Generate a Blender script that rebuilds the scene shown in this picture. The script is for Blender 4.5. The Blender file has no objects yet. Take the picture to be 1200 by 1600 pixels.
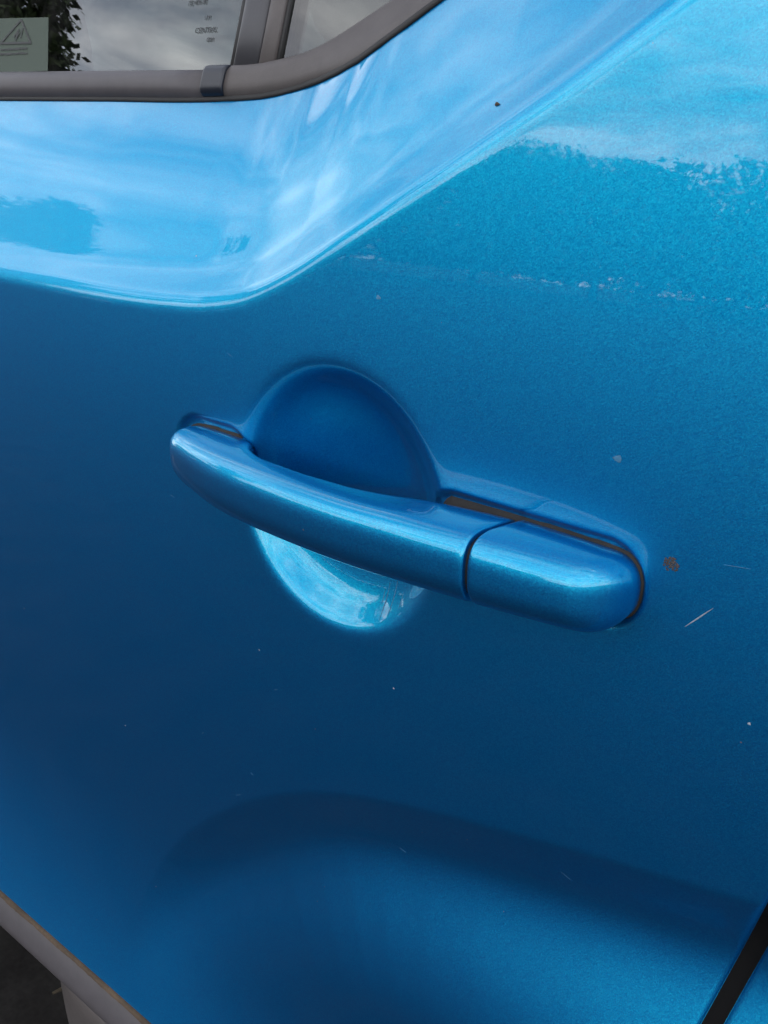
import bpy, math, random
import numpy as np
from mathutils import Vector, Matrix

# ------------------------------------------------------------------ camera, world, sun, exposure
sc = bpy.context.scene
cam_d = bpy.data.cameras.new('camera')
cam = bpy.data.objects.new('camera', cam_d)
sc.collection.objects.link(cam)
cam_d.sensor_fit = 'AUTO'
cam_d.sensor_width = 36.0
cam_d.lens = 33.75
cam_d.clip_start = 0.01
cam_d.clip_end = 6000.0
_r = Vector((0.774258, 0.632870, 0.0))
_u = Vector((-0.251634, 0.307851, 0.917556))
_f = Vector((-0.580693, 0.710425, -0.397607))
m = Matrix.Identity(4)
for i in range(3):
    m[i][0], m[i][1], m[i][2] = _r[i], _u[i], -_f[i]
m[0][3], m[1][3], m[2][3] = 0.0, -0.265, 1.0
cam.matrix_world = m
sc.camera = cam

SUN_EL, SUN_AZ = 50.0, 25.0           # sun behind cloud on the far side of the car
world = bpy.data.worlds.new('World')
sc.world = world
world.use_nodes = True
nt = world.node_tree
nt.nodes.clear()
wo = nt.nodes.new('ShaderNodeOutputWorld')
bg = nt.nodes.new('ShaderNodeBackground')
sky = nt.nodes.new('ShaderNodeTexSky')
sky.sky_type = 'NISHITA'
sky.sun_disc = False
sky.sun_elevation = math.radians(SUN_EL)
sky.sun_rotation = math.radians(SUN_AZ)
sky.air_density = 1.0
sky.dust_density = 1.0
geo = nt.nodes.new('ShaderNodeTexCoord')
sep = nt.nodes.new('ShaderNodeSeparateXYZ')
nt.links.new(geo.outputs['Generated'], sep.inputs[0])
zmax = nt.nodes.new('ShaderNodeMath'); zmax.operation = 'MAXIMUM'; zmax.inputs[1].default_value = 0.0
nt.links.new(sep.outputs['Z'], zmax.inputs[0])
zadd = nt.nodes.new('ShaderNodeMath'); zadd.operation = 'ADD'; zadd.inputs[1].default_value = 0.22
nt.links.new(zmax.outputs[0], zadd.inputs[0])
div = nt.nodes.new('ShaderNodeVectorMath'); div.operation = 'DIVIDE'
comb = nt.nodes.new('ShaderNodeCombineXYZ')
for k in ('X', 'Y', 'Z'):
    nt.links.new(zadd.outputs[0], comb.inputs[k])
nt.links.new(geo.outputs['Generated'], div.inputs[0])
nt.links.new(comb.outputs[0], div.inputs[1])
stretch = nt.nodes.new('ShaderNodeMapping')
stretch.inputs['Scale'].default_value = (1.0, 1.5, 0.3)
stretch.inputs['Rotation'].default_value = (0, 0, math.radians(35))
nt.links.new(div.outputs[0], stretch.inputs['Vector'])
cl = nt.nodes.new('ShaderNodeTexNoise')
cl.inputs['Scale'].default_value = 2.3
cl.inputs['Detail'].default_value = 9.0
cl.inputs['Roughness'].default_value = 0.56
cl.inputs['Distortion'].default_value = 0.5
nt.links.new(stretch.outputs[0], cl.inputs['Vector'])
cr = nt.nodes.new('ShaderNodeValToRGB')
cr.color_ramp.elements[0].position = 0.36
cr.color_ramp.elements[1].position = 0.66
stack = nt.nodes.new('ShaderNodeMapRange')
stack.inputs['From Min'].default_value = 0.0; stack.inputs['From Max'].default_value = 0.7
stack.inputs['To Min'].default_value = 0.14; stack.inputs['To Max'].default_value = -0.02
nt.links.new(zmax.outputs[0], stack.inputs['Value'])
cadd = nt.nodes.new('ShaderNodeMath'); cadd.operation = 'ADD'
nt.links.new(cl.outputs['Fac'], cadd.inputs[0]); nt.links.new(stack.outputs[0], cadd.inputs[1])
nt.links.new(cadd.outputs[0], cr.inputs['Fac'])
cl2 = nt.nodes.new('ShaderNodeTexNoise')
cl2.inputs['Scale'].default_value = 3.6
cl2.inputs['Detail'].default_value = 7.0
nt.links.new(stretch.outputs[0], cl2.inputs['Vector'])
cc = nt.nodes.new('ShaderNodeValToRGB')
cc.color_ramp.elements[0].position = 0.34
cc.color_ramp.elements[0].color = (7.0, 6.9, 7.6, 1)
cc.color_ramp.elements[1].position = 0.64
cc.color_ramp.elements[1].color = (17.5, 17.4, 17.3, 1)
nt.links.new(cl2.outputs['Fac'], cc.inputs['Fac'])
mx = nt.nodes.new('ShaderNodeMix'); mx.data_type = 'RGBA'
nt.links.new(cr.outputs['Color'], mx.inputs['Factor'])
nt.links.new(sky.outputs[0], mx.inputs['A'])
glow = nt.nodes.new('ShaderNodeMapRange')      # an overcast layer is whitest low down where it is seen edge-on
glow.inputs['From Min'].default_value = 0.0; glow.inputs['From Max'].default_value = 0.75
glow.inputs['To Min'].default_value = 1.30; glow.inputs['To Max'].default_value = 0.66
nt.links.new(zmax.outputs[0], glow.inputs['Value'])
gsc = nt.nodes.new('ShaderNodeVectorMath'); gsc.operation = 'SCALE'
nt.links.new(cc.outputs['Color'], gsc.inputs[0]); nt.links.new(glow.outputs[0], gsc.inputs['Scale'])
nt.links.new(gsc.outputs[0], mx.inputs['B'])
nt.links.new(mx.outputs['Result'], bg.inputs['Color'])
bg.inputs['Strength'].default_value = 0.13
nt.links.new(bg.outputs[0], wo.inputs['Surface'])

sun_d = bpy.data.lights.new('sun', 'SUN')
sun_d.energy = 0.6
sun_d.angle = math.radians(14)
sun_d.color = (1.0, 0.96, 0.9)
sun = bpy.data.objects.new('sun', sun_d)
sc.collection.objects.link(sun)
_az, _el = math.radians(SUN_AZ), math.radians(SUN_EL)
_sd = Vector((math.sin(_az) * math.cos(_el), math.cos(_az) * math.cos(_el), math.sin(_el)))
sun.rotation_euler = _sd.to_track_quat('Z', 'Y').to_euler()
sun.location = (0, -3, 6)

sc.view_settings.view_transform = 'Standard'
sc.view_settings.look = 'None'
sc.view_settings.exposure = 0.88
sc.view_settings.gamma = 1.0
sc.view_settings.use_curve_mapping = False
sc.render.engine = 'CYCLES'
sc.cycles.use_denoising = True
sc.cycles.denoiser = 'OPENIMAGEDENOISE'
sc.cycles.denoising_input_passes = 'RGB_ALBEDO_NORMAL'
sc.cycles.denoising_prefilter = 'ACCURATE'
sc.cycles.max_bounces = 8
sc.cycles.sample_clamp_indirect = 6.0

rng = random.Random(7)
COL = sc.collection


# ------------------------------------------------------------------ helpers
def obj(name, verts, faces, mat, parent=None, smooth=True):
    me = bpy.data.meshes.new(name)
    me.from_pydata([tuple(v) for v in verts], [], [tuple(f) for f in faces])
    me.update()
    if smooth:
        me.polygons.foreach_set('use_smooth', [True] * len(me.polygons))
    if mat:
        me.materials.append(mat)
    o = bpy.data.objects.new(name, me)
    COL.objects.link(o)
    if parent is not None:
        o.parent = parent
    return o


def empty(name, loc=(0, 0, 0)):
    o = bpy.data.objects.new(name, None)
    COL.objects.link(o)
    o.location = loc
    return o


def tag(o, label=None, cat=None, group=None, kind=None):
    if label: o['label'] = label
    if cat: o['category'] = cat
    if group: o['group'] = group
    if kind: o['kind'] = kind
    return o


def rings(rs, closed=True, caps=(True, True)):
    """loft a list of equal-length point rings; returns verts, faces"""
    n = len(rs[0])
    V = [p for r in rs for p in r]
    Fc = []
    for i in range(len(rs) - 1):
        for j in range(n if closed else n - 1):
            k = (j + 1) % n
            Fc.append((i * n + j, i * n + k, (i + 1) * n + k, (i + 1) * n + j))
    if caps[0]:
        Fc.append(tuple(reversed(range(n))))
    if caps[1]:
        Fc.append(tuple((len(rs) - 1) * n + j for j in range(n)))
    return V, Fc


def box(x0, x1, y0, y1, z0, z1):
    V = [(x0, y0, z0), (x1, y0, z0), (x1, y1, z0), (x0, y1, z0), (x0, y0, z1), (x1, y0, z1), (x1, y1, z1), (x0, y1, z1)]
    Fc = [(0, 3, 2, 1), (4, 5, 6, 7), (0, 1, 5, 4), (1, 2, 6, 5), (2, 3, 7, 6), (3, 0, 4, 7)]
    return V, Fc


def bevel(o, w, seg=3):
    b = o.modifiers.new('bevel', 'BEVEL')
    b.width = w
    b.segments = seg
    b.limit_method = 'ANGLE'
    b.angle_limit = math.radians(40)
    return o


def pchip(xs, ys):
    """smooth interpolation through points (Catmull-Rom tangents), linear beyond the ends"""
    xs, ys = np.asarray(xs, float), np.asarray(ys, float)
    h = np.diff(xs)
    dl = np.diff(ys) / h
    mm = np.empty_like(xs)
    mm[0], mm[-1] = dl[0], dl[-1]
    mm[1:-1] = (dl[:-1] * h[1:] + dl[1:] * h[:-1]) / (h[:-1] + h[1:])
    for i in range(1, len(xs) - 1):
        if dl[i - 1] * dl[i] <= 0:
            mm[i] *= 0.3
    def fn(x):
        x = np.asarray(x, float)
        i = np.clip(np.searchsorted(xs, x) - 1, 0, len(xs) - 2)
        t = (x - xs[i]) / h[i]
        tc = np.clip(t, 0, 1)
        v = ((1 + 2 * tc) * (1 - tc) ** 2 * ys[i] + tc * (1 - tc) ** 2 * h[i] * mm[i]
             + tc * tc * (3 - 2 * tc) * ys[i + 1] + tc * tc * (tc - 1) * h[i] * mm[i + 1])
        v = v + np.where(t < 0, (x - xs[0]) * mm[0], 0) + np.where(t > 1, (x - xs[-1]) * mm[-1], 0)
        return v
    return fn


def sstep(a, b, x):
    t = np.clip((np.asarray(x, float) - a) / (b - a), 0, 1)
    return t * t * (3 - 2 * t)


def lut(xs, slopes, x0=0.0):
    """integral of a slope profile, zero at x0"""
    g = np.linspace(xs[0], xs[-1], 4000)
    s = pchip(xs, slopes)(g)
    c = np.concatenate([[0], np.cumsum((s[1:] + s[:-1]) * 0.5 * np.diff(g))])
    c -= np.interp(x0, g, c)
    s0, s1 = slopes[0], slopes[-1]
    def fn(x):
        x = np.asarray(x, float)
        v = np.interp(x, g, c)
        return v + np.where(x < g[0], (x - g[0]) * s0, 0) + np.where(x > g[-1], (x - g[-1]) * s1, 0)
    return fn


# SURF-BEGIN  ------------------------------------------------------- the door's outer surface, y = S(x, z)
# x runs towards the rear of the car, y into the car, z up; metres
T = lambda d: math.tan(math.radians(d))
base_prof = lut([0.20, 0.55, 0.65, 0.75, 0.85, 0.92, 0.95, 1.00, 1.05, 1.12, 1.35],
                [T(-1), T(-1), T(-1.5), T(-0.5), T(2.4), T(4.8), T(5.7), T(6.4), T(9), T(17), T(24)], 0.855)
flare_prof = lut([0.20, 0.38, 0.42, 0.46, 0.50, 0.55, 0.60, 0.66, 0.70],
                 [T(22), T(25), T(25), T(22), T(17), T(9), T(2), T(0), 0.0], 0.70)
crease_z = pchip([-0.70, -0.474, -0.422, -0.376, -0.345, -0.318, -0.294, -0.271, -0.247, -0.2166, -0.1854, -0.1468, -0.1255, 0.1, 0.4],
                 [0.914, 0.9132, 0.9134, 0.9140, 0.9155, 0.9182, 0.9238, 0.934, 0.9478, 0.9659, 0.9843, 1.0083, 1.0231, 1.16, 1.25])
shoulder_prof = lut([-0.0035, 0.0, 0.004, 0.010, 0.016, 0.022, 0.04, 0.07, 0.10, 0.2],
                    [0.0, 0.22, 0.62, 0.66, 0.54, 0.47, 0.50, 0.60, 0.62, 0.5], -0.0035)
scallop_pts = np.array([(-0.4430, 0.300), (-0.4400, 0.380), (-0.4330, 0.450), (-0.4199, 0.5031), (-0.4035, 0.5463), (-0.3867, 0.5771), (-0.3650, 0.6060), (-0.3403, 0.6322), (-0.3140, 0.6560),
                        (-0.2875, 0.6757), (-0.2640, 0.6900), (-0.2396, 0.7018), (-0.2100, 0.7130), (-0.1818, 0.7216), (-0.1226, 0.7373), (-0.0529, 0.7538), (0.10, 0.788), (0.5, 0.80)])
scallop_prof = lut([-0.0025, 0.000, 0.0025, 0.014, 0.024, 0.036, 0.055, 0.085, 0.12, 0.30],
                   [0.0, 0.24, 0.31, 0.31, 0.20, -0.10, -0.26, -0.16, 0.0, 0.0], -0.0025)
swell_prof = lut([0.02, 0.035, 0.055, 0.09, 0.13, 0.19, 0.30], [0.0, -0.10, -0.20, -0.25, -0.18, 0.0, 0.0], 0.02)
CUP = (-0.2430, 0.8490)
cup_prof = lut([0.0, 0.020, 0.034, 0.043, 0.0490, 0.0530, 0.0562, 0.0595, 0.063],
               [0.0, -0.09, -0.22, -0.52, -0.84, -0.60, -0.14, -0.02, 0.0], 0.063)


def scallop_dist(X, Z):
    best = np.full(X.shape, 9.0)
    sgn = np.ones(X.shape)
    for (ax, az), (bx, bz) in zip(scallop_pts[:-1], scallop_pts[1:]):
        dx, dz = bx - ax, bz - az
        L2 = dx * dx + dz * dz
        t = np.clip(((X - ax) * dx + (Z - az) * dz) / L2, 0, 1)
        ex, ez = X - ax - t * dx, Z - az - t * dz
        dd = np.hypot(ex, ez)
        s = np.where(dx * ez - dz * ex < 0, 1.0, -1.0)
        sgn = np.where(dd < best, s, sgn)
        best = np.minimum(best, dd)
    return best * sgn


def rbox_sdf(X, Z, cx, cz, hx, hz, r):
    qx, qz = np.abs(X - cx) - hx + r, np.abs(Z - cz) - hz + r
    return np.hypot(np.maximum(qx, 0), np.maximum(qz, 0)) + np.minimum(np.maximum(qx, qz), 0) - r


def S(X, Z):
    X, Z = np.asarray(X, float), np.asarray(Z, float)
    Y = base_prof(Z)
    # gentle plan curvature of the body side
    Y = Y + 0.045 * np.maximum(X + 0.2, 0) ** 2
    d = scallop_dist(X, Z)
    Y = Y + flare_prof(Z) + scallop_prof(d) * sstep(0.470, 0.62, Z) * (0.95 + 0.15 * (1 - sstep(-0.42, -0.35, X)))
    Y = Y + swell_prof(d) * sstep(0.470, 0.66, Z) * (0.65 * sstep(-0.40, -0.22, X) + 0.55 * sstep(-0.22, -0.06, X))
    # shoulder above the crease
    e = 0.002
    zc = crease_z(X)
    sl = (crease_z(X + e) - crease_z(X - e)) / (2 * e)
    s = (Z - zc) / np.sqrt(1 + sl * sl)
    k = 1 - 0.55 * sstep(-0.14, 0.10, X)
    Y = Y + shoulder_prof(np.minimum(s, 0.16)) * k
    # hollow behind the handle
    r = np.hypot((X - CUP[0]) * 1.00, (Z - CUP[1]) * 0.975)
    Y = Y + np.where(r < 0.063, cup_prof(np.minimum(r, 0.063)), 0.0)
    # shallow pressed seat round the two handle feet
    for (cx, cz, hx, hz, rr) in ((-0.3155, 0.8522, 0.0215, 0.0133, 0.012), (-0.1535, 0.8522, 0.0420, 0.0130, 0.012)):
        q = rbox_sdf(X, Z, cx, cz, hx, hz, rr)
        Y = Y + 0.0026 * (1 - sstep(0.0004, 0.0042, q)) * (1 - sstep(0.052, 0.046, r) * 1.0)
    return Y


def Sn(x, z, off=0.0):
    """point on the surface pushed off along the outward normal"""
    e = 0.0008
    gx = float((S(np.array([x + e]), np.array([z])) - S(np.array([x - e]), np.array([z])))[0]) / (2 * e)
    gz = float((S(np.array([x]), np.array([z + e])) - S(np.array([x]), np.array([z - e])))[0]) / (2 * e)
    y = float(S(np.array([x]), np.array([z]))[0])
    n = Vector((gx, -1.0, gz)).normalized()
    return Vector((x, y, z)) + n * off


# lower edge of the window surround, z over x
belt_low = pchip([-1.3, -0.5576, -0.45, -0.3585, -0.3326, -0.3037, -0.2761, -0.2559, -0.2416, -0.2323, -0.10, 0.2],
                 [0.997, 0.9990, 0.9990, 0.9992, 1.0003, 1.0049, 1.0117, 1.0200, 1.0272, 1.0317, 1.095, 1.22])
# SURF-END


def shut_x(z):
    return -0.0515 + 0.2 * (z - 0.75)


# ------------------------------------------------------------------ materials
def new_mat(name):
    mt = bpy.data.materials.new(name)
    mt.use_nodes = True
    n = mt.node_tree
    n.nodes.clear()
    out = n.nodes.new('ShaderNodeOutputMaterial')
    return mt, n, out


def coords(n):
    t = n.nodes.new('ShaderNodeNewGeometry')
    return t.outputs['Position']


def noise(n, vec, scale, detail=4.0, rough=0.5):
    t = n.nodes.new('ShaderNodeTexNoise')
    t.inputs['Scale'].default_value = scale
    t.inputs['Detail'].default_value = detail
    t.inputs['Roughness'].default_value = rough
    n.links.new(vec, t.inputs['Vector'])
    return t


def ramp(n, fac, stops):
    t = n.nodes.new('ShaderNodeValToRGB')
    el = t.color_ramp.elements
    while len(el) < len(stops):
        el.new(0.5)
    for e, (p, c) in zip(el, stops):
        e.position = p
        e.color = c if len(c) == 4 else (*c, 1)
    n.links.new(fac, t.inputs['Fac'])
    return t


def mixc(n, fac, a, b, mode='MIX'):
    t = n.nodes.new('ShaderNodeMix')
    t.data_type = 'RGBA'
    t.blend_type = mode
    for key, v in (('Factor', fac), ('A', a), ('B', b)):
        if hasattr(v, 'links'):
            n.links.new(v, t.inputs[key])
        else:
            t.inputs[key].default_value = v if key == 'Factor' else (*v, 1)
    return t.outputs['Result']


def simple(name, col, rough=0.5, metallic=0.0, grain=0.15, gscale=300.0, bump=0.0, coat=0.0, spec=0.5):
    mt, n, out = new_mat(name)
    p = n.nodes.new('ShaderNodeBsdfPrincipled')
    pos = coords(n)
    nz = noise(n, pos, gscale, 5.0, 0.6)
    nz2 = noise(n, pos, gscale * 0.06, 4.0, 0.6)
    a = tuple(c * (1 - grain) for c in col)
    b = tuple(min(1, c * (1 + grain)) for c in col)
    c1 = mixc(n, nz.outputs['Fac'], a, b)
    r2 = ramp(n, nz2.outputs['Fac'], [(0.3, (1 - grain,) * 3), (0.7, (1 + grain * 0.6,) * 3)])
    c2 = mixc(n, 1.0, c1, r2.outputs['Color'], 'MULTIPLY')
    n.links.new(c2, p.inputs['Base Color'])
    p.inputs['Roughness'].default_value = rough
    p.inputs['Metallic'].default_value = metallic
    p.inputs['Coat Weight'].default_value = coat
    p.inputs['Specular IOR Level'].default_value = spec
    if bump > 0:
        b_ = n.nodes.new('ShaderNodeBump')
        b_.inputs['Strength'].default_value = bump
        b_.inputs['Distance'].default_value = 0.0005
        n.links.new(nz.outputs['Fac'], b_.inputs['Height'])
        n.links.new(b_.outputs[0], p.inputs['Normal'])
    n.links.new(p.outputs[0], out.inputs[0])
    return mt


def paint():
    """metallic blue car paint: dark blue pigment with teal aluminium flake under a clear coat"""
    mt, n, out = new_mat('blue_metallic_paint')
    pos = coords(n)
    flake = n.nodes.new('ShaderNodeTexVoronoi')
    flake.inputs['Scale'].default_value = 2600.0
    n.links.new(pos, flake.inputs['Vector'])
    sepc = n.nodes.new('ShaderNodeSeparateColor')
    n.links.new(flake.outputs['Color'], sepc.inputs[0])
    # flake normals: a small random lean
    sub = n.nodes.new('ShaderNodeVectorMath'); sub.operation = 'SUBTRACT'
    n.links.new(flake.outputs['Color'], sub.inputs[0]); sub.inputs[1].default_value = (0.5, 0.5, 0.5)
    sca = n.nodes.new('ShaderNodeVectorMath'); sca.operation = 'SCALE'; sca.inputs['Scale'].default_value = 0.07
    n.links.new(sub.outputs[0], sca.inputs[0])
    g = n.nodes.new('ShaderNodeNewGeometry')
    add = n.nodes.new('ShaderNodeVectorMath'); add.operation = 'ADD'
    n.links.new(g.outputs['Normal'], add.inputs[0]); n.links.new(sca.outputs[0], add.inputs[1])
    nrm = n.nodes.new('ShaderNodeVectorMath'); nrm.operation = 'NORMALIZE'
    n.links.new(add.outputs[0], nrm.inputs[0])
    # orange peel of the clear coat and fine polish haze
    op = noise(n, pos, 260.0, 2.0, 0.5)
    ob = n.nodes.new('ShaderNodeBump')
    ob.inputs['Strength'].default_value = 0.007
    ob.inputs['Distance'].default_value = 0.0006
    n.links.new(op.outputs['Fac'], ob.inputs['Height'])
    # road film: faint dull patches that roughen the coat, and sparse dust specks
    film = noise(n, pos, 9.0, 6.0, 0.65)
    cro = n.nodes.new('ShaderNodeMapRange')
    cro.inputs['From Min'].default_value = 0.35; cro.inputs['From Max'].default_value = 0.75
    cro.inputs['To Min'].default_value = 0.012; cro.inputs['To Max'].default_value = 0.040
    n.links.new(film.outputs['Fac'], cro.inputs['Value'])
    dust = n.nodes.new('ShaderNodeTexVoronoi')
    dust.inputs['Scale'].default_value = 95.0
    n.links.new(pos, dust.inputs['Vector'])
    dn = noise(n, pos, 14.0, 3.0, 0.6)
    thr = n.nodes.new('ShaderNodeMath'); thr.operation = 'LESS_THAN'
    n.links.new(dust.outputs['Distance'], thr.inputs[0])
    size = n.nodes.new('ShaderNodeMapRange')
    size.inputs['From Min'].default_value = 0.50; size.inputs['From Max'].default_value = 0.80
    size.inputs['To Min'].default_value = 0.0; size.inputs['To Max'].default_value = 0.06
    n.links.new(dn.outputs['Fac'], size.inputs['Value'])
    n.links.new(size.outputs[0], thr.inputs[1])

    fl = mixc(n, sepc.outputs[0], (0.006, 0.41, 0.24), (0.012, 0.58, 0.39))
    A = n.nodes.new('ShaderNodeBsdfPrincipled')
    n.links.new(fl, A.inputs['Base Color'])
    A.inputs['Metallic'].default_value = 1.0
    A.inputs['Roughness'].default_value = 0.41
    n.links.new(nrm.outputs[0], A.inputs['Normal'])
    B = n.nodes.new('ShaderNodeBsdfPrincipled')
    pig = mixc(n, thr.outputs[0], (0.0, 0.072, 0.82), (0.30, 0.33, 0.36))
    n.links.new(pig, B.inputs['Base Color'])
    B.inputs['Metallic'].default_value = 1.0
    B.inputs['Roughness'].default_value = 0.53
    n.links.new(nrm.outputs[0], B.inputs['Normal'])
    for P in (A, B):
        P.inputs['Coat Weight'].default_value = 1.0
        P.inputs['Coat IOR'].default_value = 1.5
        n.links.new(cro.outputs[0], P.inputs['Coat Roughness'])
        n.links.new(ob.outputs[0], P.inputs['Coat Normal'])
    mixs = n.nodes.new('ShaderNodeMixShader')
    fac = n.nodes.new('ShaderNodeMath'); fac.operation = 'MAXIMUM'
    n.links.new(thr.outputs[0], fac.inputs[0]); fac.inputs[1].default_value = 0.45
    n.links.new(fac.outputs[0], mixs.inputs['Fac'])
    n.links.new(A.outputs[0], mixs.inputs[1])
    n.links.new(B.outputs[0], mixs.inputs[2])
    n.links.new(mixs.outputs[0], out.inputs[0])
    return mt


def glass(name, tint, gain=1.6):
    mt, n, out = new_mat(name)
    tr = n.nodes.new('ShaderNodeBsdfTransparent')
    tr.inputs['Color'].default_value = (*tint, 1)
    gl = n.nodes.new('ShaderNodeBsdfGlossy')
    gl.inputs['Roughness'].default_value = 0.012
    gl.inputs['Color'].default_value = (1, 1, 1, 1)
    fr = n.nodes.new('ShaderNodeFresnel')
    bk = n.nodes.new('ShaderNodeNewGeometry')
    io = n.nodes.new('ShaderNodeMapRange')       # the pane is thin: same reflectance from both sides
    io.inputs['To Min'].default_value = 1.52; io.inputs['To Max'].default_value = 1 / 1.52
    n.links.new(bk.outputs['Backfacing'], io.inputs['Value'])
    n.links.new(io.outputs[0], fr.inputs['IOR'])
    mu = n.nodes.new('ShaderNodeMath'); mu.operation = 'MULTIPLY'; mu.inputs[1].default_value = gain; mu.use_clamp = True
    n.links.new(fr.outputs[0], mu.inputs[0])
    # grime film on the pane
    pos = coords(n)
    nz = noise(n, pos, 60.0, 6.0, 0.7)
    rp = ramp(n, nz.outputs['Fac'], [(0.45, (0.0,) * 3), (0.8, (0.06,) * 3)])
    df = n.nodes.new('ShaderNodeBsdfDiffuse')
    df.inputs['Color'].default_value = (0.4, 0.39, 0.38, 1)
    m0 = n.nodes.new('ShaderNodeMixShader')
    n.links.new(rp.outputs['Color'], m0.inputs['Fac'])
    n.links.new(tr.outputs[0], m0.inputs[1]); n.links.new(df.outputs[0], m0.inputs[2])
    m1 = n.nodes.new('ShaderNodeMixShader')
    n.links.new(mu.outputs[0], m1.inputs['Fac'])
    n.links.new(m0.outputs[0], m1.inputs[1]); n.links.new(gl.outputs[0], m1.inputs[2])
    n.links.new(m1.outputs[0], out.inputs[0])
    return mt


M = {}
M['paint'] = paint()
M['plastic'] = simple('grey_trim_plastic', (0.066, 0.060, 0.064), 0.48, grain=0.10, gscale=1800, bump=0.10)
M['plastic_warm'] = simple('weathered_trim_plastic', (0.080, 0.070, 0.067), 0.55, grain=0.14, gscale=1500, bump=0.15)
M['cap'] = simple('dark_cap_plastic', (0.012, 0.015, 0.023), 0.33, grain=0.08, gscale=1500, bump=0.1)
M['pillar'] = simple('pillar_film', (0.034, 0.034, 0.039), 0.40, grain=0.06, gscale=900, bump=0.08)
M['rubber'] = simple('black_rubber', (0.010, 0.010, 0.010), 0.6, grain=0.3, gscale=600, bump=0.2)
M['gasket'] = simple('dusty_gasket_rubber', (0.016, 0.013, 0.011), 0.75, grain=0.6, gscale=400, bump=0.4)
M['black'] = simple('black_void_plastic', (0.004, 0.004, 0.005), 0.7, grain=0.2, gscale=200)
M['glass'] = glass('tinted_side_glass', (0.50, 0.53, 0.52))
M['far_glass'] = glass('privacy_glass', (0.16, 0.19, 0.19))
M['rust'] = simple('rust', (0.070, 0.062, 0.062), 0.9, grain=0.7, gscale=1500, bump=0.8)
M['scratch'] = simple('bare_scratch', (0.28, 0.36, 0.42), 0.6, grain=0.4, gscale=900)
M['scuff'] = simple('dull_scuff', (0.04, 0.17, 0.30), 0.7, grain=0.4, gscale=900)
M['print'] = simple('dark_print', (0.02, 0.022, 0.022), 0.6, grain=0.1, gscale=500)
M['etch'] = simple('etched_mark', (0.05, 0.05, 0.055), 0.8, grain=0.2, gscale=500)
M['seat'] = simple('pale_seat_cloth', (0.22, 0.24, 0.23), 0.9, grain=0.15, gscale=700, bump=0.4)
M['dark_cloth'] = simple('dark_interior', (0.022, 0.023, 0.026), 0.85, grain=0.2, gscale=500, bump=0.2)
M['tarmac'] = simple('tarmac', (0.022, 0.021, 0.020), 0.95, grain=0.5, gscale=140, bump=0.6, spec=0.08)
M['bark'] = simple('bark', (0.09, 0.07, 0.05), 0.9, grain=0.4, gscale=30)
M['dirt'] = simple('brown_road_dirt', (0.075, 0.050, 0.030), 0.9, grain=0.5, gscale=500, bump=0.6)
M['leaf_litter'] = simple('dry_leaf', (0.16, 0.13, 0.09), 0.8, grain=0.4, gscale=120)


def foliage():
    mt, n, out = new_mat('foliage')
    p = n.nodes.new('ShaderNodeBsdfPrincipled')
    pos = coords(n)
    nz = noise(n, pos, 0.9, 3.0, 0.6)
    r = ramp(n, nz.outputs['Fac'], [(0.3, (0.022, 0.042, 0.014)), (0.7, (0.060, 0.095, 0.028))])
    n.links.new(r.outputs['Color'], p.inputs['Base Color'])
    p.inputs['Roughness'].default_value = 0.6
    n.links.new(p.outputs[0], out.inputs[0])
    return mt


M['foliage'] = foliage()

# ------------------------------------------------------------------ the ground
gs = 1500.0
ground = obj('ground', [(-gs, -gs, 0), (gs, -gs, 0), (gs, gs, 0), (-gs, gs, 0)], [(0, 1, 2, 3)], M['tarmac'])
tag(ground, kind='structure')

# ------------------------------------------------------------------ the car
car = empty('parked_car', (-0.2, 0.4, 0.0))
tag(car, 'metallic blue car seen close at its rear door with body-coloured handle', 'car')
CAR_INV = Matrix.Translation((0.2, -0.4, 0.0))


def part(name, verts, faces, mat, parent=None, smooth=True):
    """a part of the car, given in world coordinates"""
    o = obj(name, verts, faces, mat, None, smooth)
    o.parent = parent or car
    if parent is None:
        o.matrix_parent_inverse = CAR_INV      # parts sit on the car, sub-parts on parts that already do
    return o


def sheet(name, xs, zs, warp, keep, hem=None, parent=None, edge_x=None):
    """a pressed panel over a grid of x and z, edges rolled inwards at edge_x"""
    Xg, Zg = np.meshgrid(xs, zs)
    Xw = Xg + warp(Xg, Zg)
    Y = S(Xw, Zg)
    if edge_x is not None:
        q = np.abs(Xg - edge_x)
        rr = 0.0028
        t = np.clip(1 - q / rr, 0, 1)
        Y = Y + rr * (1 - np.sqrt(np.maximum(1 - t * t, 0)))
    nx, nz = len(xs), len(zs)
    V = np.stack([Xw, Y, Zg], -1).reshape(-1, 3)
    cx = 0.25 * (Xw[:-1, :-1] + Xw[1:, :-1] + Xw[:-1, 1:] + Xw[1:, 1:])
    cz = 0.25 * (Zg[:-1, :-1] + Zg[1:, :-1] + Zg[:-1, 1:] + Zg[1:, 1:])
    kp = keep(cx, cz)
    j, i = np.nonzero(kp)
    a = j * nx + i
    Fc = np.stack([a, a + 1, a + nx + 1, a + nx], -1)
    V = V.tolist()
    Fc = Fc.tolist()
    if hem is not None:                       # inward flange along one column
        col = 0 if hem == 'left' else nx - 1
        base = len(V)
        for jj in range(nz):
            p = V[jj * nx + col]
            V.append([p[0], p[1] + 0.02, p[2]])
        for jj in range(nz - 1):
            f = [jj * nx + col, jj * nx + nx + col, base + jj + 1, base + jj]
            Fc.append(f if hem == 'right' else f[::-1])
    me = bpy.data.meshes.new(name)
    me.from_pydata(V, [], Fc)
    me.polygons.foreach_set('use_smooth', [True] * len(me.polygons))
    me.materials.append(M['paint'])
    me.update()
    o = bpy.data.objects.new(name, me)
    COL.objects.link(o)
    o.parent = parent or car
    o.matrix_parent_inverse = CAR_INV
    return o


def wfun(Xg, Zg):
    return 0.2 * (Zg - 0.75) * sstep(-0.20, -0.06, Xg)


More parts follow.
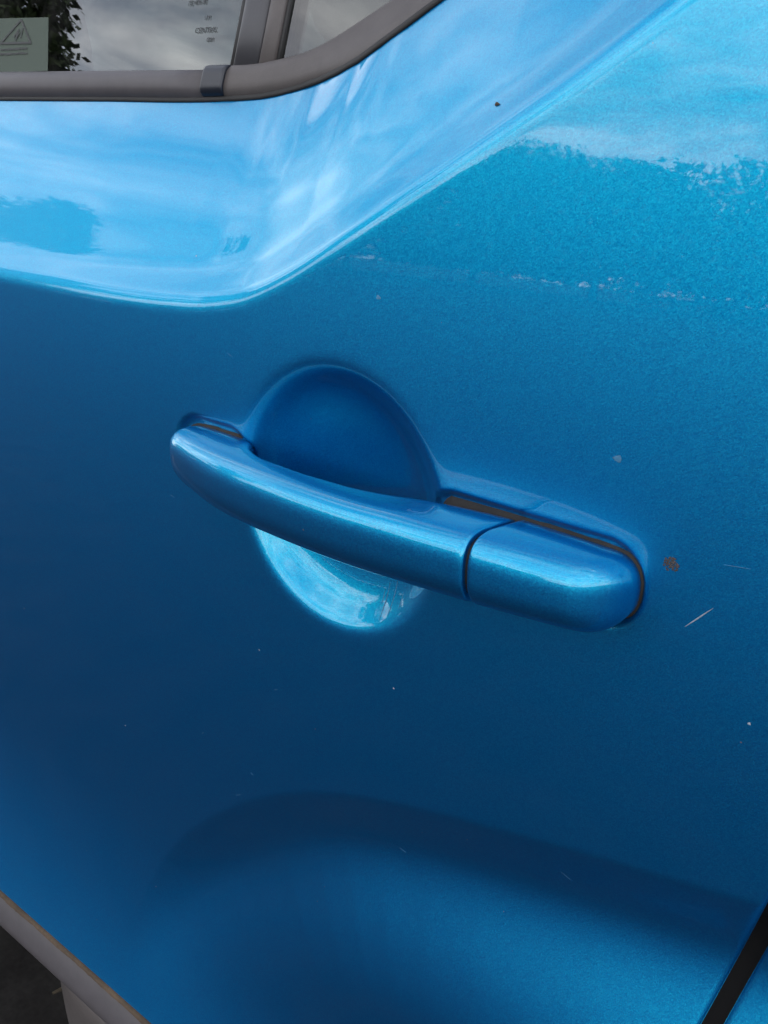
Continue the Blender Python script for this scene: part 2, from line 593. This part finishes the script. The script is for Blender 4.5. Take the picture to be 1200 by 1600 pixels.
EDGE_D, EDGE_Q = -0.0515 - 0.0032, -0.0515 + 0.0032
xs = np.unique(np.round(np.concatenate([np.arange(-1.25, -0.66, 0.012), np.arange(-0.66, -0.346, 0.0016), np.arange(-0.346, -0.284, 0.0008), np.arange(-0.284, -0.204, 0.0016), np.arange(-0.204, -0.096, 0.0008), np.arange(-0.096, EDGE_D - 0.004, 0.0016),
                                        EDGE_D - np.array([0.004, 0.0030, 0.0024, 0.0018, 0.0012, 0.0007, 0.0003, 0.0])]), 6))
zs = np.unique(np.round(np.concatenate([np.arange(0.4612, 0.62, 0.0022), np.arange(0.62, 0.828, 0.0015), np.arange(0.828, 0.876, 0.0008), np.arange(0.876, 1.06, 0.0015), np.arange(1.06, 1.32, 0.008)]), 6))
door = sheet('door_panel', xs, zs, wfun,
             lambda x, z: z < belt_low(x) + 0.006, hem='right', edge_x=EDGE_D)
xq = np.unique(np.round(np.concatenate([EDGE_Q + np.array([0.0, 0.0003, 0.0007, 0.0012, 0.0018, 0.0024, 0.0030, 0.004]), np.arange(EDGE_Q + 0.006, 0.12, 0.004), np.arange(0.12, 0.6, 0.02)]), 6))
quarter = sheet('quarter_panel', xq, zs,
                lambda Xg, Zg: 0.2 * (Zg - 0.75) * (1 - sstep(0.0, 0.2, Xg)),
                lambda x, z: z < belt_low(x) + 0.006, hem='left', edge_x=EDGE_Q)
# dark rubber down inside the shut line
zz = np.linspace(0.40, 1.20, 60)
V, Fc = [], []
for z in zz:
    y = float(S(np.array([-0.0515]), np.array([z]))[0])
    V += [(shut_x(z) - 0.006, y + 0.018, z), (shut_x(z) + 0.006, y + 0.018, z)]
for i in range(len(zz) - 1):
    Fc.append((2 * i, 2 * i + 1, 2 * i + 3, 2 * i + 2))
part('door_seal', V, Fc, M['black'])

# ------------------------------------------------------------------ door handle
# HANDLE-BEGIN
HL, HR, SEAM = -0.3350, -0.1100, -0.1580
h_ztop = pchip([-0.335, -0.318, -0.300, -0.284, -0.26, -0.21, -0.185, -0.165, -0.13, -0.111], [0.8635, 0.8652, 0.8658, 0.8662, 0.8666, 0.8672, 0.8680, 0.8680, 0.8666, 0.8648])
h_zbot = pchip([-0.335, -0.322, -0.305, -0.285, -0.25, -0.21, -0.17, -0.13, -0.111], [0.8455, 0.8410, 0.8395, 0.8385, 0.8390, 0.8395, 0.8410, 0.8405, 0.8395])
h_yout = pchip([-0.335, -0.318, -0.29, -0.25, -0.21, -0.17, -0.14, -0.123, -0.111], [-0.013, -0.019, -0.0265, -0.0315, -0.0330, -0.0315, -0.0275, -0.0235, -0.0200])
h_yin = pchip([-0.350, -0.305, -0.296, -0.285, -0.271, -0.224, -0.206, -0.192, -0.182, -0.09], [0.012, 0.012, 0.007, -0.004, -0.0125, -0.0140, -0.0090, -0.0020, 0.0015, 0.0020])


def hring(x, tl=0.010, tr=0.0125, yin=None, inset=0.0, n=96):
    def dome(t, p):
        t = min(max(t, 0.0), 1.0)
        return (1 - (1 - t) ** p) ** (1 / p)
    qz = dome((x - HL) / tl, 2.2) * dome((HR - x) / tr, 2.5)
    qy = dome((x - HL) / (tl * 1.3), 2.2) * dome((HR - x) / (tr * 1.2), 2.3)
    qz, qy = max(qz, 0.03), max(qy, 0.03)
    zt, zb = float(h_ztop(x)), float(h_zbot(x))
    zc, hz = 0.5 * (zt + zb), 0.5 * (zt - zb) * qz - inset
    yo = float(h_yout(x)) * qy
    yi = float(h_yin(x)) if yin is None else yin
    ys = yo + 0.0125 * qy                          # where the rounded front meets the flat top and bottom
    yi = max(yi, ys + 0.0035)
    out = []
    for k in range(n):
        a = 2 * math.pi * k / n
        c, s = math.cos(a), math.sin(a)
        if c < 0:                                  # outer face: soft round
            e = 2 / (3.1 if s > 0 else 2.4)
            py = -abs(c) ** e * (ys - yo - inset)
        else:
            e = 2 / 6.0
            py = abs(c) ** e * (yi - ys)
        pz = math.copysign(abs(s) ** e, s)
        # the flat top falls a little towards the door
        fall = 0.16 * py if (c > 0 and s > 0) else 0.0
        out.append((x, ys + py, zc + hz * pz - fall * qz))
    return out
# HANDLE-END


handle = empty('door_handle', (0, 0, 0))
handle.parent = car
handle.matrix_parent_inverse = CAR_INV


def hpart(name, V, Fc, mat, smooth=True):
    o = obj(name, V, Fc, mat, handle, smooth)
    return o


def dense(a, b, n, p=2.0, both=True):
    t = np.linspace(0, 1, n)
    return a + (b - a) * (0.5 - 0.5 * np.cos(math.pi * t))


xsg = np.concatenate([HL + (0.03) * np.linspace(0.001, 1, 22) ** 2, np.linspace(HL + 0.0305, SEAM - 0.0024, 80)])
rs = [hring(float(x)) for x in xsg]
for dx, ins in ((0.0016, 0.00012), (0.0011, 0.0004), (0.0009, 0.0010)):
    rs.append(hring(SEAM - dx, inset=ins))
hpart('grip', *rings(rs), M['paint'])
xsc = np.concatenate([np.linspace(SEAM + 0.0024, HR - 0.022, 24), HR - 0.022 * np.linspace(1, 0.0005, 26)[1:] ** 2])
rs = []
for dx, ins in ((0.0009, 0.0010), (0.0011, 0.0004), (0.0016, 0.00012)):
    rs.append(hring(SEAM + dx, yin=0.012, inset=ins))
rs += [hring(float(x), yin=0.012) for x in xsc]
hpart('end_cap', *rings(rs), M['paint'])
# black core seen in the seam
rs = [hring(x, yin=0.004, inset=0.0022) for x in (SEAM - 0.006, SEAM, SEAM + 0.006)]
hpart('seam_core', *rings(rs), M['black'])


def gasket(name, x0, x1, top, low, y_out, yin):
    """thin rubber round a handle foot, following the foot's outline a little outside it"""
    up, dn = [], []
    for t in np.linspace(0, 1, 40):
        u = 0.5 - 0.5 * math.cos(math.pi * t)
        x = x0 + (x1 - x0) * u
        r_ = hring(min(max(x, HL + 0.0002), HR - 0.0002), yin=yin)
        zt = max(p[2] for p in r_ if p[1] > 0.0); zb = min(p[2] for p in r_)
        cut = 1.0
        if x0 > HL + 0.01:                         # rounded inner end
            cut = min(1, ((x - x0) / 0.006 + 1e-4)) ** 0.5
        if x1 < HR - 0.01:
            cut = min(1, ((x1 - x) / 0.006 + 1e-4)) ** 0.5
        zc = 0.5 * (zt + zb)
        up.append((x + (0.0006 * (2 * u - 1)), zc + (zt - zc) * cut + top * min(1, 8 * t + 0.2, 8 * (1 - t) + 0.2)))
        dn.append((x + (0.0006 * (2 * u - 1)), zc + (zb - zc) * cut - low * min(1, 8 * t + 0.2, 8 * (1 - t) + 0.2)))
    loop = up + dn[::-1]
    base = lambda x, z: float(S(np.array([x]), np.array([z]))[0])
    rs = [[(x, 0.010, z) for x, z in loop], [(x, min(base(x, z) - y_out, 0.006), z) for x, z in loop]]
    V, Fc = rings(rs, caps=(False, False))
    n = len(loop)
    m_ = len(up)
    for i in range(m_ - 1):
        Fc.append((n + i, n + i + 1, n + n - 2 - i, n + n - 1 - i))
    return hpart(name, V, Fc, M['gasket'])


gasket('front_gasket', HL, -0.2945, 0.0009, 0.0006, 0.0008, 0.012)
gasket('rear_gasket', -0.1930, HR, 0.0007, 0.0005, 0.0006, 0.012)

# ------------------------------------------------------------------ window surround, glass and pillar strip
W_TILT = math.radians(20)
WY0 = 0.062                                        # glass depth at z = 1.0


def wy(z, off=0.0):
    return WY0 + (z - 1.0) * math.tan(W_TILT) + off



def gp(x, z, off=0.0):
    """point on the glass plane, pushed outwards by off"""
    return Vector((x, wy(z) - off * math.cos(W_TILT), z + off * math.sin(W_TILT)))


def moulding(name, low, high, mat, bulge, parent=None, n_prof=11, power=3.0):
    """a strip between two edge curves, domed outwards, closed at the back"""
    rs = []
    nrm = Vector((0, -math.cos(W_TILT), math.sin(W_TILT)))
    for a, b in zip(low, high):
        a, b = Vector(a), Vector(b)
        ring = []
        for k in range(n_prof):
            t = k / (n_prof - 1)
            t2 = 0.5 - 0.5 * math.cos(math.pi * t)
            ring.append(tuple(a.lerp(b, t2) + nrm * bulge * (1 - abs(2 * t2 - 1) ** power)))
        ring.append(tuple(b - nrm * 0.012))
        ring.append(tuple(a - nrm * 0.012))
        rs.append(ring)
    return part(name, *rings(rs), mat, parent)


def curve(pts, n):
    """resample a polyline of (x, z) smoothly by its length"""
    P = np.array(pts, float)
    L = np.concatenate([[0], np.cumsum(np.hypot(*np.diff(P, axis=0).T))])
    fx, fz = pchip(L, P[:, 0]), pchip(L, P[:, 1])
    t = np.linspace(0, L[-1], n)
    return list(zip(fx(t), fz(t)))


# straight belt moulding under the main pane
xb = np.linspace(-1.25, -0.3712, 40)
low = [Sn(x, float(belt_low(x)) - 0.0004, 0.0006) for x in xb]
high = [gp(x, 1.0100 + 0.0045 * (-(x + 0.377) / 0.18) * 0.35, 0.0035) for x in xb]
moulding('belt_moulding', low, high, M['plastic'], 0.0035)
# thin chrome-dark lip under it
lip = [Sn(x, float(belt_low(x)) - 0.0016, 0.0004) for x in np.linspace(-1.25, 0.1, 110)]
lip2 = [Sn(x, float(belt_low(x)) + 0.0010, 0.0010) for x in np.linspace(-1.25, 0.1, 110)]
moulding('belt_seal', lip, lip2, M['rubber'], 0.0006)
# end cap of the belt moulding
xc = np.linspace(-0.3725, -0.3575, 9)
low = [Sn(x, float(belt_low(x)) - 0.0002, 0.0016) for x in xc]
high = [gp(x + 0.0012, 1.0114, 0.0048) for x in xc]
bevel(moulding('moulding_cap', low, high, M['cap'], 0.0032, power=6.0), 0.0010)

# curved surround of the quarter pane, running up to the rear
lowp = curve([(-0.3592, 0.9992), (-0.3326, 1.0003), (-0.3037, 1.0049), (-0.2761, 1.0117), (-0.2559, 1.0200), (-0.2416, 1.0272), (-0.2323, 1.0317), (-0.17, 1.0615), (-0.10, 1.095), (0.0, 1.138)], 64)
highp = curve([(-0.3600, 1.0113), (-0.3401, 1.0118), (-0.3300, 1.0129), (-0.3075, 1.0170), (-0.2945, 1.0220), (-0.2823, 1.0278), (-0.2672, 1.0351), (-0.20, 1.0675), (-0.12, 1.106), (0.0, 1.160)], 64)
low = [Sn(x, z - 0.0002, 0.0008) for x, z in lowp]
high = [gp(x, z, 0.0040) for x, z in highp]
moulding('quarter_surround', low, high, M['plastic_warm'], 0.0026, n_prof=13, power=3.4)

# upright strip between the panes
zs_ = np.linspace(1.004, 1.30, 12)
def upright(name, xl, xr, mat, bulge, off, power=3.0):
    low = [gp(xl, z, off) for z in zs_]
    high = [gp(xr, z, off) for z in zs_]
    rs = []
    nrm = Vector((0, -math.cos(W_TILT), math.sin(W_TILT)))
    for a, b in zip(low, high):
        ring = []
        for k in range(9):
            t = 0.5 - 0.5 * math.cos(math.pi * k / 8)
            ring.append(tuple(a.lerp(b, t) + nrm * bulge * (1 - abs(2 * t - 1) ** power)))
        ring += [tuple(b - nrm * 0.012), tuple(a - nrm * 0.012)]
        rs.append(ring)
    return part(name, *rings(rs), mat)


upright('pane_seal', -0.3610, -0.3572, M['rubber'], 0.0008, 0.0012)
upright('pillar_strip', -0.3570, -0.3415, M['pillar'], 0.0006, 0.0028, 6.0)
upright('pillar_channel', -0.3413, -0.3318, M['plastic_warm'], 0.0022, 0.0022, 2.4)
upright('quarter_seal', -0.3317, -0.3298, M['rubber'], 0.0004, 0.0012)

# panes with thickness
def pane(name, poly, mat, th=0.004):
    V = [tuple(gp(x, z, 0.0)) for x, z in poly] + [tuple(gp(x, z, -th)) for x, z in poly]
    n = len(poly)
    Fc = [tuple(range(n)), tuple(reversed(range(n, 2 * n)))] + [(i, (i + 1) % n, n + (i + 1) % n, n + i) for i in range(n)]
    o = part(name, V, [f[::-1] for f in Fc], mat, smooth=False)
    return o


main_pane = pane('door_window', [(-1.25, 1.001), (-0.358, 1.001), (-0.358, 1.30), (-1.25, 1.30)], M['glass'])
qpoly = [(-0.331, 1.003)] + [(x, z - 0.006) for x, z in highp[10:]] + [(0.0, 1.30), (-0.331, 1.30)]
quarter_pane = pane('quarter_window', qpoly, M['glass'])

# roof rail closing the windows at the top
rs = []
for x in np.linspace(-1.25, 0.6, 6):
    y0 = wy(1.30)
    rs.append([(x, y0 - 0.012, 1.292), (x, y0 - 0.014, 1.302), (x, y0 + 0.004, 1.345), (x, y0 + 0.05, 1.385), (x, y0 + 0.12, 1.405), (x, y0 + 0.12, 1.38), (x, y0 + 0.03, 1.30)])
part('roof_rail', *rings(rs), M['paint'])

# printing on the main pane: warning sticker and etched maker's marks
def decal_poly(name, pts, mat, off, parent):
    V = [tuple(gp(x, z, off)) for x, z in pts]
    n = len(pts)
    V += [tuple(gp(x, z, off - 0.00015)) for x, z in pts]
    Fc = [tuple(range(n))[::-1], tuple(range(n, 2 * n))] + [(i, (i + 1) % n, n + (i + 1) % n, n + i) for i in range(n)]
    return part(name, V, Fc, mat, parent, smooth=False)


def sticker_mat():
    mt, n, out = new_mat('clear_green_sticker')
    tr = n.nodes.new('ShaderNodeBsdfTransparent'); tr.inputs['Color'].default_value = (0.75, 0.8, 0.76, 1)
    df = n.nodes.new('ShaderNodeBsdfDiffuse'); df.inputs['Color'].default_value = (0.16, 0.19, 0.165, 1)
    mm_ = n.nodes.new('ShaderNodeMixShader'); mm_.inputs['Fac'].default_value = 0.5
    n.links.new(tr.outputs[0], mm_.inputs[1]); n.links.new(df.outputs[0], mm_.inputs[2])
    n.links.new(mm_.outputs[0], out.inputs[0])
    return mt


M['sticker'] = sticker_mat()
decal_poly('warning_sticker', [(-0.600, 1.0125), (-0.5087, 1.0125), (-0.5165, 1.0395), (-0.600, 1.0420)], M['sticker'], 0.0004, main_pane)
tri = [(-0.5600, 1.0275), (-0.5290, 1.0270), (-0.5425, 1.0392)]
def bar(p, q, w):
    p, q = np.array(p), np.array(q)
    d = (q - p) / np.hypot(*(q - p)); nn = np.array([-d[1], d[0]]) * w / 2
    e = d * w * 0.4
    return [tuple(p - nn - e), tuple(q - nn + e), tuple(q + nn + e), tuple(p + nn - e)]
V, Fc = [], []
def addbar(p, q, w, off=0.0009):
    b = len(V)
    V.extend(tuple(gp(x, z, off)) for x, z in bar(p, q, w))
    Fc.append((b, b + 1, b + 2, b + 3))
for a, b in ((0, 1), (1, 2), (2, 0)):
    addbar(tri[a], tri[b], 0.0011, 0.0009 + 0.00002 * a)
for p, q in (((-0.5470, 1.0305), (-0.5432, 1.0340)), ((-0.5432, 1.0340), (-0.5447, 1.0300)), ((-0.5447, 1.0300), (-0.5420, 1.0325)), ((-0.5400, 1.0300), (-0.5393, 1.0345)), ((-0.5420, 1.0325), (-0.5450, 1.0285))):
    addbar(p, q, 0.0009, 0.00100 + 0.00001 * len(V) / 4)
part('warning_triangle', V, Fc, M['print'], main_pane, smooth=False)
V, Fc = [], []
for z in (1.0242, 1.0218):
    x = -0.5590
    while x < -0.5315:
        w = rng.uniform(0.0006, 0.0011)
        addbar((x, z + rng.uniform(-0.0002, 0.0002)), (x + w, z + rng.uniform(-0.0002, 0.0002)), rng.uniform(0.0006, 0.0012))
        x += w + 0.0009
part('sticker_print', V, Fc, M['print'], main_pane, smooth=False)


def glass_text(name, body, size, x, z):
    cu = bpy.data.curves.new(name, 'FONT')
    cu.body = body
    cu.size = size
    cu.align_x = 'CENTER'
    cu.align_y = 'CENTER'
    cu.extrude = 0.00005
    cu.materials.append(M['etch'])
    tmp = bpy.data.objects.new(name, cu)
    COL.objects.link(tmp)
    me = bpy.data.meshes.new_from_object(tmp)
    bpy.data.objects.remove(tmp)
    o = bpy.data.objects.new(name, me)
    COL.objects.link(o)
    mw = Matrix.Translation(gp(x, z, 0.0004)) @ Matrix.Rotation(math.pi / 2 - W_TILT, 4, 'X')
    o.parent = main_pane
    o.matrix_parent_inverse = Matrix.Identity(4)
    o.matrix_basis = mw
    return o


glass_text('etched_marking', 'CENTRAL', 0.0036, -0.3832, 1.0282)
glass_text('etched_marking', 'I M', 0.0030, -0.3838, 1.0335)
glass_text('etched_marking', '0201', 0.0026, -0.3790, 1.0240)
glass_text('etched_marking', '(E) 43R-00', 0.0030, -0.3930, 1.0405)

# ------------------------------------------------------------------ inside the car, seen through the panes
def rounded(name, cx, cy, cz, sx, sy, sz, mat, tilt=0.0, power=3.2, nu=20, nv=14):
    V, Fc = [], []
    for i in range(nv + 1):
        ph = -math.pi / 2 + math.pi * i / nv
        for j in range(nu):
            th = 2 * math.pi * j / nu
            e = 2 / power
            f = lambda v: math.copysign(abs(v) ** e, v)
            x, y, z = sx * f(math.cos(ph)) * f(math.cos(th)), sy * f(math.cos(ph)) * f(math.sin(th)), sz * f(math.sin(ph))
            x, z = x * math.cos(tilt) + z * math.sin(tilt), -x * math.sin(tilt) + z * math.cos(tilt)
            V.append((cx + x, cy + y, cz + z))
    for i in range(nv):
        for j in range(nu):
            k = (j + 1) % nu
            Fc.append((i * nu + j, i * nu + k, (i + 1) * nu + k, (i + 1) * nu + j))
    return part(name, V, Fc, mat)


rounded('rear_seat_back', -0.42, 0.62, 0.78, 0.09, 0.50, 0.34, M['dark_cloth'], math.radians(18))
rounded('head_restraint', -0.46, 0.36, 1.10, 0.045, 0.115, 0.085, M['seat'], math.radians(12))
rounded('head_restraint', -0.46, 0.86, 1.10, 0.045, 0.115, 0.085, M['seat'], math.radians(12))
rounded('front_seat_back', -1.45, 0.45, 0.85, 0.09, 0.26, 0.40, M['dark_cloth'], math.radians(18))
part('cabin_floor', *box(-2.4, 0.7, 0.12, 1.45, 0.34, 0.38), M['dark_cloth'], smooth=False)
part('door_card', *box(-1.25, -0.10, 0.085, 0.14, 0.40, 0.985), M['dark_cloth'], smooth=False)
part('parcel_shelf', *box(-0.30, 0.6, 0.13, 1.40, 0.985, 1.010), M['dark_cloth'], smooth=False)
part('far_side', *box(-2.4, 0.7, 1.45, 1.50, 0.34, 1.03), M['dark_cloth'], smooth=False)
part('far_window', *box(-2.4, 0.7, 1.46, 1.464, 1.03, 1.395), M['far_glass'], smooth=False)
part('windscreen', *box(-2.41, -2.40, 0.10, 1.46, 0.34, 1.395), M['far_glass'], smooth=False)
part('tailgate', *box(0.70, 0.71, 0.10, 1.46, 0.34, 1.395), M['far_glass'], smooth=False)
part('headlining', *box(-2.4, 0.7, 0.20, 1.50, 1.395, 1.40), M['dark_cloth'], smooth=False)

# ------------------------------------------------------------------ sill moulding below the door
def sill_ring(x):
    y = float(S(np.array([x]), np.array([0.4612]))[0])
    # (y, z) profile: seat under the door, broad upper face, rounded nose, lower face
    prof = [(0.012, 0.4700), (-0.0004, 0.4698), (-0.0016, 0.4690), (-0.0082, 0.4545), (-0.0094, 0.4510), (-0.0088, 0.4480), (-0.0010, 0.4340), (0.0020, 0.4325), (0.040, 0.4325), (0.040, 0.4700)]
    return [(x, y + a, b - 0.0083) for a, b in prof]


sill = bevel(part('sill_moulding', *rings([sill_ring(x) for x in np.linspace(-1.6, 0.05, 120)]), M['plastic']), 0.0007, 2)
# line of brown road dirt caught between the door edge and the moulding
rs = []
for x in np.linspace(-1.2, 0.0, 400):
    y = float(S(np.array([x]), np.array([0.4612]))[0])
    w = 0.0002 + 0.0016 * abs(math.sin(x * 61.0) * math.sin(x * 23.0 + 1)) + rng.uniform(0, 0.0010)
    rs.append([(x, y - 0.0004, 0.4619), (x, y - 0.0026 - 0.35 * w, 0.4609 - 0.2 * w), (x, y - 0.0012 - 0.46 * w, 0.4607 - w), (x, y + 0.003, 0.4605)])
part('road_dirt', *rings(rs), M['dirt'], sill)
# rocker and underbody behind the moulding
part('rocker_panel', *box(-1.6, 0.05, 0.030, 0.10, 0.30, 0.46), M['black'], smooth=False)
part('underbody', *box(-2.6, 0.7, 0.10, 1.45, 0.26, 0.335), M['black'], smooth=False)
# moulded jacking-point cover hanging below the sill
V, Fc = [], []
rs = []
for i, z in enumerate(np.linspace(0.4320, 0.10, 12)):
    t = i / 11
    w0, w1 = -0.520 - 0.045 * t, -0.360 + 0.02 * t
    yy = -0.012 + 0.050 * t * t
    ring = []
    for k in range(13):
        u = k / 12
        ring.append((w0 + (w1 - w0) * u, yy - 0.016 * (1 - abs(2 * u - 1) ** 2.6), z))
    ring += [(w1, yy + 0.02, z), (w0, yy + 0.02, z)]
    rs.append(ring)
part('mud_flap', *rings(rs), M['plastic_warm'])

# ------------------------------------------------------------------ marks on the paint
def blot(name, x, z, r, mat, seed, off=0.00025, aspect=1.0, parent=None):
    rg = random.Random(seed)
    n = 26
    pts = []
    for k in range(n):
        a = 2 * math.pi * k / n
        q = r * (1 + 0.18 * math.sin(3 * a + seed) + rg.uniform(-0.16, 0.16))
        pts.append(Sn(x + q * math.cos(a), z + q * aspect * math.sin(a), off * 0.3))
    V = [tuple(Sn(x, z, off))] + [tuple(p) for p in pts]
    Fc = [(0, 1 + k, 1 + (k + 1) % n) for k in range(n)]
    return part(name, V, Fc, mat, parent or door)


def stroke(name, pts, w, mat, off=0.0002, parent=None):
    L, R_ = [], []
    n = len(pts)
    rs = []
    for i, (x, z) in enumerate(pts):
        a = pts[max(i - 1, 0)]; b = pts[min(i + 1, n - 1)]
        d = Vector((b[0] - a[0], 0, b[1] - a[1])).normalized()
        nn = (-d.z, d.x)
        ww = 0.5 * w * math.sin(math.pi * (0.06 + 0.88 * i / (n - 1)))
        rs.append([tuple(Sn(x + nn[0] * ww, z + nn[1] * ww, 0.00004)), tuple(Sn(x, z, off)), tuple(Sn(x - nn[0] * ww, z - nn[1] * ww, 0.00004))])
    return part(name, *rings(rs, closed=False, caps=(False, False)), mat, parent or door)


for i in range(70):
    a = rng.uniform(0, 6.28); q = 0.0026 * math.sqrt(rng.random())
    blot('rust_fleck', -0.1010 + q * math.cos(a), 0.8652 + 0.9 * q * math.sin(a), rng.uniform(0.00015, 0.00042), M['rust'], 40 + i, off=0.0003, parent=door)
stroke('scratch', [(-0.0936 + 0.0078 * t, 0.8458 + 0.0093 * t) for t in np.linspace(0, 1, 6)], 0.00045, M['scratch'])
stroke('scratch', [(-0.0850 + 0.008 * t, 0.8700 + 0.001 * t) for t in np.linspace(0, 1, 4)], 0.0002, M['scuff'])
blot('dead_insect', -0.1846, 0.9975, 0.0011, M['dirt'], 8, off=0.0009, aspect=0.5)
for x, z, r_ in ((-0.1232, 0.8948, 0.0014), (-0.2236, 0.9329, 0.0010), (-0.2690, 0.8230, 0.0014)):
    blot('water_mark', x, z, r_, M['scuff'], int(r_ * 1e5) + 3, aspect=0.8)
for x0, z0, x1, z1 in ((-0.2206, 0.8160, -0.2200, 0.8020), (-0.2165, 0.8190, -0.2160, 0.8060), (-0.2225, 0.8120, -0.2222, 0.8070), (-0.2110, 0.8160, -0.2108, 0.8100)):
    stroke('nail_scratch', [(x0 + (x1 - x0) * t, z0 + (z1 - z0) * t) for t in np.linspace(0, 1, 6)], 0.0005, M['scuff'])
for i in range(16):
    x, z = rng.uniform(-0.45, -0.06), rng.uniform(0.56, 0.93)
    a = rng.uniform(-0.6, 0.6)
    l = rng.uniform(0.002, 0.007)
    stroke('wash_scratch', [(x + l * t * math.cos(a), z + l * t * math.sin(a)) for t in (0, 0.5, 1)], 0.00018, M['scuff'], off=0.00012)
for i in range(8):
    blot('stone_chip', rng.uniform(-0.52, -0.06), rng.uniform(0.52, 0.86), rng.uniform(0.0002, 0.00045), M['scratch'], 70 + i)

# ------------------------------------------------------------------ what the paint and glass mirror
def tree_mesh(seed, h, rad, trunk_h, n_leaf, leaf, clear=0.0):
    rg = random.Random(seed)
    V, Fc = [], []
    blobs = []
    for _ in range(44):
        a = rg.uniform(0, 2 * math.pi); q = math.sqrt(rg.random()) * rad * 0.72
        zc = trunk_h + (h - trunk_h) * rg.uniform(0.12, 0.86)
        br = rad * rg.uniform(0.28, 0.48) * (1 - 0.35 * abs((zc - trunk_h) / (h - trunk_h) - 0.4))
        blobs.append((q * math.cos(a), q * math.sin(a), min(zc, h - 0.45 * br), br))
    for _ in range(n_leaf):
        bx, by, bz, br = rg.choice(blobs)
        u = rg.gauss(0, 1); v = rg.gauss(0, 1); w = rg.gauss(0, 1)
        L = math.sqrt(u * u + v * v + w * w) + 1e-6
        q = br * rg.random() ** 0.33 * rg.uniform(0.7, 1.08)
        c = Vector((bx + u / L * q, by + v / L * q, bz + w / L * q * 0.85))
        t = Vector((rg.uniform(-1, 1), rg.uniform(-1, 1), rg.uniform(-0.6, 0.6))).normalized()
        s = t.cross(Vector((rg.uniform(-1, 1), rg.uniform(-1, 1), 1.0))).normalized()
        l = leaf * rg.uniform(0.6, 1.4)
        b = len(V)
        c.z = min(c.z, h - rg.uniform(0, 0.05) * h)
        if c.z < clear:
            c.z = clear + rg.uniform(-0.20, 0.40)
            t.z *= 0.2
        V += [tuple(c - t * l), tuple(c + s * l * 0.45), tuple(c + t * l), tuple(c - s * l * 0.45)]
        Fc.append((b, b + 1, b + 2, b + 3))
    return V, Fc


def trunk_mesh(seed, h, r0):
    rg = random.Random(seed)
    rs = []
    for i in range(7):
        t = i / 6
        r = r0 * (1 - 0.7 * t)
        ox, oy = 0.12 * math.sin(3 * t + seed), 0.10 * math.cos(2.5 * t + seed)
        rs.append([(ox + r * math.cos(a), oy + r * math.sin(a), h * t) for a in np.linspace(0, 2 * math.pi, 9)[:-1]])
    return rings(rs)


def tree(name, label, loc, seed, h, rad, trunk_h, n_leaf, leaf, group=None, clear=0.0):
    o = empty(name, loc)
    tag(o, label, 'tree', group)
    obj('crown', *tree_mesh(seed, h, rad, trunk_h, n_leaf, leaf, clear), M['foliage'], o, False)
    obj('trunk', *trunk_mesh(seed, h * 0.75, 0.03 * rad + 0.06), M['bark'], o)
    return o


def az(a, dist):
    return (dist * math.sin(math.radians(a)), -dist * math.cos(math.radians(a)), 0.0)


tree('tall_tree', 'tall broad tree mirrored at the left of the side window', az(-64.6, 20.0), 3, 10.95, 2.7, 1.5, 20000, 0.12)
for i in range(11):
    a = -78 + i * 7.4
    dist = 58.0 + 3.0 * math.sin(i * 2.1)
    h = 9.3 + 0.20 * math.sin(i * 1.7)
    tree('hedge_tree', 'bushy tree in the row mirrored as the dark band on the door', az(a, dist), 20 + i, h, 7.6, 0.5, 15000, 0.30, 'trees across the car park', 1.14 if -52 < a < -24 else 0.0)

# dry leaves on the tarmac under the sill
for i in range(9):
    x, y = rng.uniform(-1.05, -0.55), rng.uniform(0.0, 0.55)
    a = rng.uniform(0, 6.28)
    l, w = rng.uniform(0.025, 0.05), rng.uniform(0.008, 0.018)
    V = []
    for t, ww, zz_ in ((0, 0.1, 0.004), (0.3, 1, 0.012), (0.65, 0.8, 0.010), (1.0, 0.08, 0.020)):
        for s_ in (-1, 0, 1):
            px, py = (t - 0.5) * l, s_ * w * 0.5 * ww
            V.append((px * math.cos(a) - py * math.sin(a), px * math.sin(a) + py * math.cos(a), zz_ + (0.004 if s_ else 0.0)))
    Fc = [(r_ * 3 + c_, r_ * 3 + c_ + 1, r_ * 3 + c_ + 4, r_ * 3 + c_ + 3) for r_ in range(3) for c_ in range(2)]
    o = obj('dry_leaf', V, Fc, M['leaf_litter'])
    o.location = (x, y, 0.002)
    tag(o, 'small dry leaf on the dark ground beneath the sill', 'leaf', 'dry leaves under the car')
